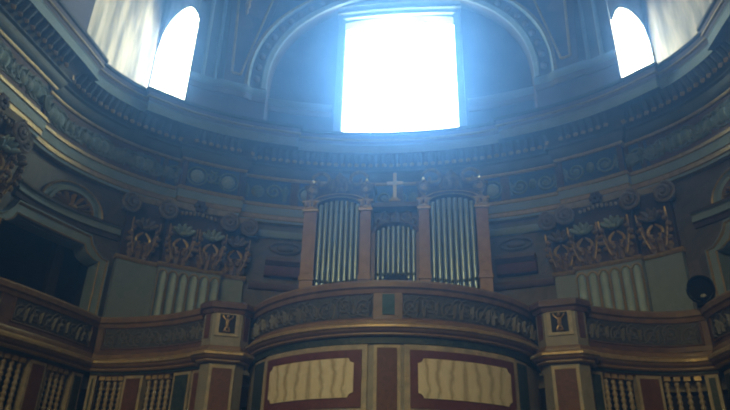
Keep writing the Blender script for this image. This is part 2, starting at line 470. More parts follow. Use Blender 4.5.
for s, idx, nm in ((-1, 2, 'left'), (1, 3, 'right')):
    G1 = Vector((s*5.25, 5.48)); G2 = Vector((s*(6.14 if s > 0 else 6.50), 5.72 if s > 0 else 5.85)); PE = ell(s*52, .5)[0]; PN = ell(s*83, .5)[0]
    def seg(a, b, t): return a.lerp(b, t)
    # recess: short far reveal, wall round the pane, long splayed near reveal
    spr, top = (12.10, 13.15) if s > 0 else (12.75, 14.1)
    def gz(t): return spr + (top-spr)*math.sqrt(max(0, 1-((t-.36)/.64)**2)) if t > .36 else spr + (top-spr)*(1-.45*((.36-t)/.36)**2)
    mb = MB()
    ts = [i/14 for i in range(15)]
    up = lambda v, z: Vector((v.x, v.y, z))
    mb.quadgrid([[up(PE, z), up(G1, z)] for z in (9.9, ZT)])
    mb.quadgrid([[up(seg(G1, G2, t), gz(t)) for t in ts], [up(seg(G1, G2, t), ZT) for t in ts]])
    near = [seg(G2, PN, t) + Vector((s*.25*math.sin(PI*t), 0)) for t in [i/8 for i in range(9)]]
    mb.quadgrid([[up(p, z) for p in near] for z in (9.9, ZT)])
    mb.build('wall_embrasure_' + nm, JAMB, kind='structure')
    mb = MB()
    mb.quadgrid([[up(seg(G1, G2, t), 10.0) for t in ts], [up(seg(G1, G2, t), gz(t)) for t in ts]])
    wo = mb.build('window_%d' % idx, WIN_S, kind='structure')
    mb = MB()
    n = Vector((G2.y-G1.y, -(G2.x-G1.x))).normalized();
    if n.y > 0: n = -n
    off = Vector((n.x, n.y, 0))*.03
    mb.tube([up(seg(G1, G2, t), gz(t)) + off for t in ts], .03, 6)
    mb.tube([up(G2, 10.0) + off, up(G2, gz(1)) + off], .03, 6)
    mb.build('window_frame', MUNTIN, wo)
    mb = MB()
    for t in (.36, .68): mb.tube([up(seg(G1, G2, t), 10.0) + off, up(seg(G1, G2, t), gz(t)) + off], .008, 5)
    for z in (10.8, 11.6, 12.4): mb.tube([up(seg(G1, G2, t), z) + off for t in (0, 1)], .008, 5)
    mb.build('window_muntin', MUNTIN, wo)

# plinth moulding of the drum, broken forward under the pilaster strips
DR = ringpath(.5, [(-52, -32), (32, 52)], .08, -52, 52)
DC = ringpath(.5, [(-43.5, -36.5), (36.5, 43.5)], .08, -52, 52)
mb = MB()
def plinth(path, u0, u1):
    sweep(mb, path, [(-.02, 10.95), (.03, 10.95), (.05, 11.02), (.05, 11.10), (.10, 11.14), (.13, 11.20), (.13, 11.26), (.06, 11.32), (-.02, 11.34)], u0, u1, mi=[0, 0, 0, 1, 1, 1, 1, 1, 1])
L = Path([ell(t, .5 - (.07 if 36 < abs(t) < 44 else 0))[0] for t in [-51.9 + i*1.0 for i in range(0, 21)]])
plinth(L, 0, L.L)
L = Path([ell(t, .5 - (.07 if 36 < abs(t) < 44 else 0))[0] for t in [31.9 + i*1.0 for i in range(0, 21)]])
plinth(L, 0, L.L)
for s in (-1, 1):
    a, b = sorted((s*15.8, s*31.5))
    L = Path([ell(a + (b-a)*i/10, .8)[0] for i in range(11)]); plinth(L, 0, L.L)
mb.build('trim_5', [DRUMR, BLUEGREY], kind='structure')

# painted ornament panels in the lunette and low blind wall band
for s in (-1, 1):
    lab = 'left' if s < 0 else 'right'
    # archivolt band with gilded edges: parts of the middle arch
    ar = [(1, 11.34)] + [(None, a) for a in range(0, 91, 4)]
    def arcpts(r, o):
        out = [X(s*r, o, 11.34)]
        out += [X(s*r*math.cos(R(a)), o, ZC + r*math.sin(R(a))) for a in range(0, 91, 4)]
        return out
    mb = MB()
    rows = [arcpts(RI, .5), arcpts(RI, .43), arcpts(RI+.10, .40), arcpts(RI+.14, .43), arcpts(RO-.10, .43), arcpts(RO-.07, .36), arcpts(RO+.01, .38), arcpts(RO, .5)]
    mb.quadgrid(rows, [0, 0, 0, 1, 0, 2, 0])
    o = mb.build('trim_6' if s < 0 else 'trim_7', [BLUEGREY, DRUM, GOLD], kind='structure')
    mb = MB()
    for a in range(0, 90, 6):                  # rosettes and leaves along the archivolt
        r = (RI+RO)/2; x, z = s*r*math.cos(R(a)), ZC + r*math.sin(R(a)); F = Frame(thx(x, .43), .43)
        mb.ball((0, 0, z), .09, .05, .11, F)
    mb.build('archivolt_leaf', DRUMR, o)
    # inner blind arch moulding on the lunette
    # pilaster strip with a tapering gilt edged panel on the pier
    F = Frame(s*40.8, .5)
    t = thing('drum_pilaster', P(s*40.8, .5, 11.3), 'tapering pilaster strip with gilded edges on the drum, between middle window and %s window' % lab, 'pilaster')
    def q(th, z, o=.5): return P(s*th, o, z)
    zs = [11.36, 11.6, 12.4, 13.2, 14.0, 14.8, ZT]
    def edge(z): k = (z-11.5)/3.; return 39.2 - 6.6*max(0, k), 41.2 + 1.2*max(0, k)
    mb = MB()
    rows = [[q(edge(z)[0]-1.6, z, .5) for z in zs], [q(edge(z)[0]-1.6, z, .42) for z in zs], [q(edge(z)[1]+1.8, z, .42) for z in zs], [q(edge(z)[1]+1.8, z, .5) for z in zs]]
    mb.quadgrid(rows); mb.build('pilaster_face', DRUMR, t)
    mb = MB()
    zz = [11.62 + i*.4 for i in range(11)]
    rows = [[q(edge(z)[0]+.15, z, .41) for z in zz], [q(edge(z)[1]-.15, z, .41) for z in zz]]
    mb.quadgrid(rows); mb.build('sunk_panel', DRUM, t)
    mb = MB()
    for k in (0, 1): mb.tube([q(edge(z)[k], z, .405) for z in zz], .035, 6)
    mb.tube([q(edge(zz[0])[0], zz[0], .405), q(edge(zz[0])[1], zz[0], .405)], .035, 6)
    mb.build('gilded_edge', GOLD, t)
    mb = MB(); F2 = Frame(s*39.6, .41)
    mb.lathe(F2(0, .05, 13.55), [(.01, 0), (.05, .1), (.03, .2), (.08, .32), (.05, .45), (.1, .55), (.02, .7)], 10); mb.build('gilded_pendant', GOLD, t)
    # moulding beside the side window
    mb = MB()
    for th, o0 in ((45.2, .44), (48.6, .42)):
        mb.tube([q(th + (z-11.3)*.1, z, .49) for z in (11.3, 12.5, 14, ZT)], .05, 6)
    mb.build('trim_8' if s < 0 else 'trim_9', BLUEGREY, kind='structure')

# dome over the choir
mb = MB()
rows = []
for i in range(9):
    k = i/8*PI/2
    row = []
    for t in range(-118, 119, 4):
        p = ell(t, .9)[0]; c = Vector((0, 2.3)); v = c + (p-c)*math.cos(k); row.append(Vector((v.x, v.y, ZT-.02 + 3.2*math.sin(k))))
    rows.append(row)
mb.quadgrid(rows); mb.build('ceiling', DRUM, kind='structure')

# ------------------------------------------------------------------ pilaster clusters with composite capitals
def pilaster(s, ths, label, lo=3.8, dz=0):
    """ths: the four angles that bound plain, fluted and plain faces, from the organ outwards"""
    a0, a1, a2, a3 = ths; mid = (a1+a2)/2
    t = thing('pilaster_cluster', P(s*mid, .6, lo), label, 'pilaster')
    zb, zt = 6.27-dz, 7.69-dz
    def strip(mb, u, v, o, z0, z1, n=6, back=.62):
        tt = [u + (v-u)*i/n for i in range(n+1)]
        rows = [[P(s*x, oo, z) for x in tt] for oo, z in ((back, z0), (o, z0), (o, z1), (back, z1))]
        mb.quadgrid(rows + [rows[0]]); mb.face([r[0] for r in rows]); mb.face([r[-1] for r in rows])
    mb = MB(); strip(mb, a0, a1+.1, .50, lo, zb); strip(mb, a2-.1, a3, .50, lo, zb); mb.build('side_shaft', PALE, t)
    mb = MB(); strip(mb, a1, a2, .36, lo, zb); mb.build('fluted_shaft', PALE, t)
    nf = 6; w = (a2-a1)/nf
    fl = MB(); ed = MB()
    for i in range(nf):
        c = a1 + (i+.5)*w; F = Frame(s*c, .36); h = abs((P(s*(c+w/2), .36, 0) - P(s*(c-w/2), .36, 0)).length)/2
        n = 7
        top = zb - .12
        # hollow flute, shown as a concave strip between raised gilded arrises
        rows = [[F(h*.70*math.cos(PI*k/n), .075 - .07*math.sin(PI*k/n), z) for k in range(n+1)] for z in (lo, top-.08)]
        rows.append([F(h*.70*math.cos(PI*k/n), .075 - .03*math.sin(PI*k/n), top - .08 + .08*math.sin(PI*k/n)) for k in range(n+1)])
        fl.quadgrid(rows)
        for sx in (-1, 1): ed.box(F, sx*h*.88-h*.055, sx*h*.88+h*.055, 0, .085, lo, top-.08)
        ed.tube([F(h*.78*math.cos(PI*k/8), .06, top-.09+h*.78*math.sin(PI*k/8)) for k in range(9)], .022, 5)
    fl.build('flute', FLUTE, t); ed.build('fillet', GOLDW, t)
    mb = MB()
    def ast(u, v, o):
        L = Path([ell(s*(u + (v-u)*i/8), o)[0] for i in range(9)] if s > 0 else [ell(s*(v + (u-v)*i/8), o)[0] for i in range(9)])
        sweep(mb, L, [(-.1, zb-.04), (.03, zb-.04), (.06, zb), (.03, zb+.05), (-.1, zb+.05)])
    ast(a0-.4, a1, .5); ast(a1-.3, a2+.3, .36); ast(a2, a3+.5, .5); mb.build('astragal', GOLD, t)
    cap = MB(); strip(cap, a0+.3, a1+.1, .49, zb, zt-.1); strip(cap, a2-.1, a3-.3, .49, zb, zt-.1); strip(cap, a1+.3, a2-.3, .34, zb, zt-.1)
    cp = cap.build('capital', PURPLE, t)
    # leaves: low row, tall row
    cen = [((a0+a1)/2, .49), (a1+.22*(a2-a1), .34), (a1+.72*(a2-a1), .34), ((a2+a3)/2, .49)]
    for th, o in cen:
        F0 = Frame(s*th, o); F = lambda a, b, z, G=F0: G(a*1.2, b*1.15, z)
        F.n = F0.n
        mb = MB()                               # foot leaves and the flaring outer stems
        for k in (-1, 0, 1): leaf(mb, F, k*.13, .02, zb+.04, .17, .34, .14, lobes=3)
        for sx in (-1, 1):
            st = [F(sx*(.10 + .12*math.sin(PI*.55*k/9)), .06 + .10*k/9, zb + .10 + .70*k/9) for k in range(10)]
            mb.tube(st, [.045 - .002*k for k in range(10)], 6)
            for k in range(5): mb.ball((sx*(.20 + .05*math.sin(k)), .10+.03*k, zb+.26+.12*k), .05, .05, .055, F, 7, 4)
        mb.build('acanthus_leaf', LEAFM, cp)
        mb = MB()                               # palmette that curls out at the top
        for k in range(5):
            an = PI*(.12 + .19*k); ca, sa = math.cos(an), math.sin(an)
            mb.tube([F(ca*.20*q/5, .12 + .16*(q/5)**1.5, zb+.66+.20*sa*q/5) for q in range(6)], [.02, .035, .045, .05, .05, .02], 6)
        mb.ball((0, .2, zb+.66), .06, .06, .05, F, 8, 5)
        mb.build('palmette', FRBOSS if (th > a1 and th < a2) else VOL, cp)
        mb = MB()                               # gilded sprays inside the hollow and on the stems
        for sx in (-1, 1):
            mb.tube([F(sx*(.02 + .10*math.sin(PI*k/7)), .12, zb+.58-.045*k) for k in range(8)], [.018, .03, .036, .036, .034, .03, .022, .01], 6)
            mb.tube([F(sx*(.13 + .11*math.sin(PI*.55*k/9)), .10 + .10*k/9, zb + .12 + .72*k/9) for k in range(10)], .016, 5)
            for k in range(3): mb.ball((sx*.06, .13, zb+.36-.06*k), .028, .03, .026, F, 6, 4)
        mb.build('gilded_spray', GOLD, cp)
    for th, o, sx in ((a0+.3, .42, -1), (a1-.2, .28, -1), (a2+.2, .28, 1), (a3-.3, .42, 1)):
        F = Frame(s*th, o); sg = sx*s
        mb = MB()
        mb.tube(spiral(F, 0, zt-.27, .10,   .22, .03, 2.2, PI/2, -sg, 34, .08), [.04]*20 + [.03]*15, 6)
        mb.ball((0, .16, zt-.27), .05, .05, .05, F); mb.box(F, -.13, .13, -.12, .06, zt-.38, zt-.12)
        mb.build('volute', VOL, cp)
    mb = MB()
    for u, v, o in ((a0-.8, a1-.3, .38), (a1-1.2, a2+1.2, .2), (a2+.3, a3+.8, .38)):
        n = 10; tt = [u + (v-u)*i/n for i in range(n+1)]
        dip = lambda i: .08*math.sin(PI*i/n)
        rows = [[P(s*x, oo + (dip(i) if oo < .6 else 0), z) for i, x in enumerate(tt)] for oo, z in ((.61, zt-.11), (o, zt-.11), (o-.04, zt), (.61, zt))]
        mb.quadgrid(rows + [rows[0]]); mb.face([r[0] for r in rows]); mb.face([r[-1] for r in rows])
    if dz: strip(mb, a0, a3, .40, zt, zt+dz)
    mb.build('abacus', CREAM, cp)
    mb = MB()
    F = Frame(s*mid, .22)
    for k in range(9): mb.ball((-.36+.09*k, .03, zt-.20-.05*abs(k-4)/4), .035, .04, .05, F, 7, 4)
    mb.build('egg_row', CREAM, cp)
    mb = MB(); F = Frame(s*mid, .2)
    for k in range(6): mb.ball((.09*math.cos(k*PI/3), .05, zt-.03+.09*math.sin(k*PI/3)), .06, .04, .06, F, 7, 4)
    mb.ball((0, .08, zt-.03), .05, .05, .05, F, 7, 4)
    mb.build('fleuron', PURPLE, cp)
    return t
pilaster(-1, (32.2, 37.3, 51.3, 60.6), 'fluted pale blue pilaster with gilded leaf capital, between the organ and the left box opening')
pilaster(1, (31.3, 35.8, 49.5, 57.4), 'fluted pale blue pilaster with gilded leaf capital, between the organ and the right box opening')
pilaster(-1, (94.4, 98.5, 111, 116), 'dark pilaster with scrolled capital cut by the left picture edge, beyond the left box opening')

# ------------------------------------------------------------------ box openings: surround, pediment, shell
def surround(s, label):
    t = thing('box_surround', P(s*78, .6, 3.8), label, 'opening surround')
    # outline of the opening, then the same outline moved outwards
    def line(e, es=0):
        return ([(OPEN[0]-e*9, 3.8), (OPEN[0]-e*9, 6.05+e*.25)] +
                [(OPEN[0]+1.0-e*7, 6.05+e*.35), (OPEN[0]+2.2-e*6, 6.11+e*.5), (OPEN[0]+3.4-e*5, 6.18+e*.75), (OPEN[0]+4.0-e*4, 6.30+e*.9)] +
                [(OPEN[0]+9, 6.32+e), (OPEN[1]-9, 6.32+e)] +
                [(OPEN[1]-4.0+e*4, 6.30+e*.9), (OPEN[1]-3.4+e*5, 6.18+e*.75), (OPEN[1]-2.2+e*6, 6.11+e*.5), (OPEN[1]-1.0+e*7, 6.05+e*.35), (OPEN[1]+e*9, 6.05+e*.25), (OPEN[1]+e*9, 3.8)])
    mb = MB()
    rows = [[P(s*th, o, z) for th, z in line(e)] for e, o in ((-.01, .95), (0, .52), (.025, .50), (.05, .53), (.20, .53), (.23, .48), (.26, .48), (.27, .62))]
    mb.quadgrid(rows, [0, 1, 1, 0, 1, 0, 0]); mb.build('frame', [BLUEGREY, GOLDW], t)
    c = 75.0
    # horizontal cornice
    mb = MB()
    a, b = sorted((s*(c-14.2), s*(c+14.2)))
    L = Path([ell(a + (b-a)*i/16, .62)[0] for i in range(17)])
    sweep(mb, L, [(0, 6.62), (.05, 6.62), (.06, 6.70), (.10, 6.73), (.10, 6.79), (.07, 6.80), (.08, 6.86), (.13, 6.88), (.13, 6.93), (0, 6.94)], mi=[1, 1, 2, 0, 2, 0, 0, 1, 0, 0])
    mb.build('cornice', [BLUEGREY, PURPLE, PURPLE], t)
    mb = MB()
    F = Frame(s*73.6, .62)
    def ar(r, b): return [F(r*.90*math.cos(R(k)), b, 6.92 + r*.70*math.sin(R(k))) for k in range(0, 181, 9)]
    rows = [ar(.78, 0), ar(.78, .12), ar(.75, .14), ar(.72, .12), ar(.68, .07), ar(.62, .07), ar(.59, .12), ar(.52, .12), ar(.50, .06), ar(.50, 0)]
    mb.quadgrid(rows, [0, 1, 1, 0, 0, 0, 0, 1, 0]); mb.build('arched_pediment', [BLUEGREY, GOLDW], t)
    mb = MB(); mb.face(ar(.51, .02)); mb.build('tympanum', PURPLE, t)
    mb = MB()
    for k in range(7):                          # shell of seven lobes
        an = R(18 + 24*k); ca, sa = math.cos(an), math.sin(an)*.66
        rows = []
        for i in range(6):
            q = .1 + .32*i/5; hw2 = .012 + .055*(q/.46)
            rows.append([F(q*ca - x*hw2*math.sin(an), .03 + .07*(1-abs(x)) * (q/.46+.4), 6.93 + q*sa + x*hw2*math.cos(an)*.7) for x in (-1, -.5, 0, .5, 1)])
        mb.quadgrid(rows)
        mb.ball((.44*ca, .05, 6.93+.44*sa), .06, .05, .045, F, 7, 4)
    mb.ball((0, .08, 6.97), .1, .07, .06, F, 8, 5)
    mb.build('shell', TROPHY, t)
    return t
surround(-1, 'blue grey shouldered frame with shell pediment round the dark box opening at left')
surround(1, 'blue grey shouldered frame with shell pediment round the dark opening cut by the right edge')

# strips of wall panelling and the dark shelf boxes beside the organ
for s, lab in ((-1, 'left'), (1, 'right')):
    t = thing('wall_canopy', P(s*24, .6, 6.4), 'dark reddish moulded door canopy on the wall between the organ and the %s fluted pilaster' % lab, 'canopy')
    a, b = sorted((s*19.8, s*28.0))
    L = Path([ell(a + (b-a)*i/6, .62)[0] for i in range(7)])
    mb = MB(); sweep(mb, L, [(0, 6.40), (.16, 6.40), (.20, 6.50), (.20, 6.62), (0, 6.62)]); mb.build('canopy_body', MAROON, t)
    mb = MB(); sweep(mb, L, [(0, 6.62), (.24, 6.63), (.32, 6.70), (.32, 6.78), (0, 6.78)]); mb.build('canopy_cornice', ROSEW, t)
    mb = MB(); F = Frame(s*24, .62)
    mb.tube([F(-.35*math.cos(R(k))*1., .04, 7.12 + .13*math.sin(R(k))) for k in range(0, 361, 24)], .035, 6); mb.ball((0, .02, 7.12), .2, .06, .1, F)
    mb.build('cartouche', WALLM, t)
    a, b = sorted((s*15, s*31.0))
    L = Path([ell(a + (b-a)*i/8, .62)[0] for i in range(9)])
    mb = MB(); sweep(mb, L, [(0, 6.10), (.06, 6.10), (.10, 6.16), (.10, 6.22), (.05, 6.26), (0, 6.26)]); mb.build('trim_10' if s < 0 else 'trim_11', ROSEW, kind='structure')
    # blind blue panel behind the canopy
    mb = MB(); a, b = sorted((s*15, s*31.0)); L = Path([ell(a + (b-a)*i/8, .62)[0] for i in range(9)])
    sweep(mb, L, [(0, 7.35), (.08, 7.35), (.12, 7.42), (.12, 7.5), (0, 7.52)]); mb.build('trim_12' if s < 0 else 'trim_13', BLUEGREY, kind='structure')

# ------------------------------------------------------------------ organ
OY = 4.8
org = thing('pipe_organ', (0, 5.2, 3.78), 'wooden pipe organ with two arched towers of tall metal pipes behind the middle parapet', 'organ')
W = Flat(0, OY, 0, -1)          # a = x, b = towards the nave
pipe_i = 0
def pipe(x, ztop, z0, r, b=0.):
    mb = MB()
    c = W(x, b, 0)
    zm = z0 + .28
    mb.lathe((c.x, c.y, 0), [(.012, z0-.02), (r*.35, z0), (r*.96, zm-.05), (r, zm), (r*1.0, zm+.12), (r, ztop), (r*.9, ztop+.004), (r*.88, ztop-.12)], 14)
    p = mb.build('organ_pipe', TIN, org)
    mb = MB()
    mb.box(Flat(c.x, c.y - r*.82, 0, -1), -r*.62, r*.62, -.01, .028, zm+.005, zm+.06); mb.build('pipe_mouth', DARK, p)
def tower(x0, x1, x2, x3):
    """posts x0..x1 and x2..x3, pipes between"""
    zc = 7.40
    for a, b in ((x0, x1), (x2, x3)):
        mb = MB(); mb.box(W, a, b, -.5, .06, 3.8, zc-.1); mb.box(W, a+.05, b-.05, .05, .075, 5.95, zc-.2); mb.box(W, a-.02, b+.02, -.5, .09, 5.80, 5.88)
        p = mb.build('case_post', WOODL, org)
        mb = MB(); m = (a+b)/2; h = (b-a)/2
        for z, hh, ww in ((zc-.10, .05, h+.03), (zc-.02, .06, h), (zc+.10, .04, h+.04)): mb.box(W, m-ww, m+ww, -.4, .08+ww-h, z, z+hh)
        for k in (-1, 1): mb.ball((m+k*h*.6, .11, zc+.06), .05, .05, .07, W, 8, 5)
        mb.build('post_capital', GOLD, p)
    m = (x1+x2)/2; hw = (x2-x1)/2
    mb = MB()                                   # arched head
    def ar(r, b, k=.32): return [W(m + (hw+r)*math.cos(R(q)), b, zc + (hw+r)*k*1.35*math.sin(R(q))+.02) for q in range(0, 181, 9)]
    rows = [ar(0, -.3), ar(0, .07), ar(.03, .10), ar(.06, .07), ar(.10, .07), ar(.13, .12), ar(.17, .12), ar(.17, -.3)]
    mb.quadgrid(rows, [0, 1, 1, 0, 0, 1, 0]); mb.build('arched_head', [ROSEW, GOLDW], org)
    mb = MB()                                   # case over the arch up to its own cornice
    mb.box(W, x0-.02, x3+.02, -.5, -.15, zc, zc+.55); mb.box(W, x0-.06, x3+.06, -.5, -.1, zc+.55, zc+.62)
    mb.box(W, x1, x2, -.5, -.3, 3.8, zc+.3)
    mb.build('tower_case', ROSEW, org)
    mb = MB()                                   # crest: pair of c scrolls, leaf and finials
    for sx in (-1, 1):
        mb.tube(spiral(W, m+sx*.38, zc+.62, .06, .22, .06, 1.0, PI*.9 if sx < 0 else PI*.1, sx*1), .04, 6)
        mb.tube(spiral(W, m+sx*.55, zc+.42, .06, .14, .03, 1.4, PI/2, -sx), .035, 6)
    leaf(mb, W, m, -.02, zc+.40, .34, .42, .12)
    for sx in (-1, 1): leaf(mb, W, m+sx*.16, -.02, zc+.40, .22, .28, .10)
    mb.build('crest', CRESTM, org)
    for a, b in ((x0, x1), (x2, x3)):
        q = (a+b)/2; mb = MB()
        mb.lathe(W(q, 0, zc+.14), [(.09, 0), (.07, .05), (.03, .1), (.07, .18), (.10, .27), (.08, .36), (.03, .42), (.05, .47), (.0, .56)], 12); mb.build('finial', GOLDW, org)
    n = 8; w = (x2-x1-.04)/n
    for i in range(n):
        x = x1 + .02 + (i+.5)*w
        zt = zc - .03 + hw*.32*1.3*math.sqrt(max(0, 1-((x-m)/hw)**2))
        pipe(x, zt, 5.42 + .06*abs(i-3.5)/3.5, w*.40, .0)
    mb = MB(); mb.box(W, x1, x2, -.4, .10, 5.28, 5.40); mb.box(W, x1, x2, -.4, .04, 3.8, 5.28); mb.build('tower_sill', WOOD, org)
tower(-1.87, -1.60, -.69, -.47)
tower(.51, .72, 1.66, 1.90)
mb = MB()                                       # middle field
mb.box(W, -.47, .51, -.5, -.34, 3.8, 7.62); mb.box(W, -.47, .51, -.34, -.05, 3.8, 5.66); mb.box(W, -.47, .51, -.4, -.06, 7.44, 7.54)
mb.build('middle_case', ROSEW, org)
mb = MB()
def ar(r, b): return [W(.03 + (.42+r)*math.cos(R(q)), b, 6.86 + (.42+r)*.5*math.sin(R(q))) for q in range(0, 181, 9)]
rows = [ar(0, -.34), ar(0, -.08), ar(.04, -.05), ar(.08, -.08), ar(.08, -.34)]
mb.quadgrid(rows); mb.box(W, -.47, -.39, -.34, -.08, 5.6, 6.86); mb.box(W, .44, .51, -.34, -.08, 5.6, 6.86); mb.build('middle_arch', WOOD, org)
for i in range(8):
    w = .82/8; x = -.38 + (i+.5)*w
    pipe(x, 6.84 + .20*math.sqrt(max(0, 1-((x-.03)/.42)**2)), 5.66, w*.38, -.18)
mb = MB(); mb.box(W, -.30, .36, -.12, .0, 5.78, 5.84); mb.box(W, -.2, .24, -.05, .02, 5.82, 5.90); mb.build('music_shelf', DARK, org)
mb = MB()
for sx in (-1, 1):
    mb.tube(spiral(W, .02+sx*.2, 7.30, -.28, .13, .03, 1.5, PI/2, -sx), .03, 6); mb.tube(spiral(W, .02+sx*.36, 7.22, -.28, .09, .02, 1.3, 0 if sx < 0 else PI, sx), .025, 6)
leaf(mb, W, .02, -.32, 7.12, .2, .34, .08)
mb.build('middle_carving', CRESTM, org)
mb = MB(); mb.box(W, -1.87, 1.9, -.52, -.5, 3.8, 7.6); mb.build('case_back', ROSEW, org)
t = thing('cross', (0, OY+.25, 7.62), 'pale slender cross standing on top of the organ between its two towers', 'cross')
F = Flat(.0, OY+.22, 0, -1)
mb = MB(); mb.box(F, -.035, .035, -.02, .02, 7.70, 8.32); mb.box(F, -.17, .17, -.02, .02, 8.04, 8.11); mb.build('cross_bars', CROSSM, t)
mb = MB(); mb.box(F, -.12, .12, -.06, .06, 7.62, 7.66); mb.box(F, -.07, .07, -.05, .05, 7.66, 7.71); mb.build('cross_foot', GOLDW, t)

# ------------------------------------------------------------------ gallery parapets
ZTOP = 4.81
def coping(path, u0, u1, parent, m=WOOD):
    mb = MB(); sweep(mb, path, [(-.30, 4.66), (.03, 4.62), (.05, 4.68), (.09, 4.70), (.10, 4.77), (.07, 4.81), (-.30, 4.81)], u0, u1); return mb.build('coping', m, parent)
def basemould(path, u0, u1, parent, low=3.83, top=4.15):
    mb = MB()
    k = (top-low)/.32
    sweep(mb, path, [(o, top-(4.24-z)*k) for o, z in [(-.25, 4.24), (.02, 4.24), (.04, 4.20), (.04, 4.15), (.10, 4.13), (.14, 4.09), (.14, 4.05), (.10, 4.03), (.09, 4.00), (.05, 3.97), (.05, 3.94), (.02, 3.92), (-.25, 3.92)]], u0, u1,
          mi=[0, 0, 0, 0, 1, 1, 1, 0, 2, 0, 1, 0, 0])
    return mb.build('base_moulding', [WOOD, GOLDW, ROSEW], parent)
def carved(path, u0, u1, parent):
    mb = MB(); panel(mb, path, u0, u1, 4.22, 4.64, -.2, .0, 14); p = mb.build('carved_panel', CARVED, parent)
    mb = MB(); n = max(2, round((u1-u0)/.30)); w = (u1-u0)/n
    for i in range(n):
        F = path.frame(u0 + (i+.5)*w, .0); sg = 1 if i % 2 else -1
        mb.tube(spiral(F, 0, 4.43 + .02*sg, .01, .14, .025, 1.8, PI/2*sg, sg, 20), .014, 4)
        mb.tube([F(w*(k/6-.5), .01, 4.43 + sg*.15*math.cos(PI*k/6)) for k in range(7)], .014, 4)
        leaf(mb, F, w*.36, -.02, 4.33, .10, .2, .03); leaf(mb, F, -w*.30*sg, -.02, 4.29, .09, .17, .03)
        mb.ball((0, .01, 4.43), .03, .025, .03, F, 6, 4)
    mb.build('scroll_relief', CARVEDR, p)
    mb = MB()
    for z in (4.235, 4.625):
        us = [u0 + (u1-u0)*k/12 for k in range(13)]; mb.tube([path.pt(u, .01, z) for u in us], .018, 5)
    for u in (u0, u1): mb.tube([path.pt(u, .01, 4.235), path.pt(u, .01, 4.625)], .018, 5)
    mb.build('panel_edge', ROSEW, p)
def stile(path, u0, u1, parent, m, o=.015, z0=4.20, z1=4.66, name='stile'):
    mb = MB(); panel(mb, path, u0, u1, z0, z1, -.2, o, 4); return mb.build(name, m, parent)
def framed(path, u0, u1, z0, z1, parent, fm, pm, nm, fw=.05):
    mb = MB(); panel(mb, path, u0, u1, z0, z1, -.18, -.05, 8); f = mb.build(nm + '_frame', fm, parent)
    mb = MB(); panel(mb, path, u0+fw, u1-fw, z0+fw, z1-fw, -.1, -.035, 8); mb.build(nm, pm, f)
ZB = 2.55

# middle parapet, bowed towards the nave
MID = Path([(.0 + 2.62*math.sin(R(a)), 4.71 - 2.62*math.cos(R(a))) for a in range(-78, 79, 3)])
mp = thing('organ_parapet', (0, 2.1, ZB), 'bowed parapet in front of the organ with carved dark panels above two pale onyx panels', 'parapet')
coping(MID, 0, MID.L, mp); basemould(MID, 0, MID.L, mp, 3.98, 4.24)
fx = MID.find_x
carved(MID, .12, fx(-.10), mp); carved(MID, fx(.31), MID.L-.1, mp)
stile(MID, fx(-.10), fx(.31), mp, ROSEW, .03, 4.20, 4.68, 'middle_post')
stile(MID, fx(.02), fx(.19), mp, TEAL, .045, 4.29, 4.60, 'teal_inlay')
mb = MB(); sweep(mb, MID, [(-.25, 3.99), (-.02, 3.99), (-.02, 3.88), (-.25, 3.88)]); mb.build('green_band', GREENM, mp)
mb = MB(); sweep(mb, MID, [(-.35, 3.88), (-.06, 3.88), (-.06, ZB), (-.35, ZB)]); mb.build('lower_wall', STONE, mp)
for a, b in ((-1.90, -.19), (.34, 2.0)):
    u0, u1 = fx(a), fx(b)
    mb = MB(); panel(mb, MID, u0, u1, 2.90, 3.87, -.15, -.02, 12); f = mb.build('onyx_surround', CREAM, mp)
    mb = MB(); panel(mb, MID, u0+.08, u1-.08, 2.985, 3.79, -.15, .0, 12); mb.build('red_border', MAROON, f)
    mb = MB(); panel(mb, MID, u0+.19, u1-.19, 3.12, 3.67, -.15, .015, 24, notch=.08); mb.build('onyx_panel', ONYX, f)
framed(MID, fx(-.11), fx(.28), ZB+.02, 3.87, mp, CREAM, REDM, 'red_marble_panel')
framed(MID, fx(2.03), fx(2.25), ZB+.02, 3.87, mp, CREAM, GREENM, 'green_marble_panel', .05)
framed(MID, fx(-2.22), fx(-1.95), ZB+.02, 3.87, mp, CREAM, GREENM, 'green_marble_panel', .05)

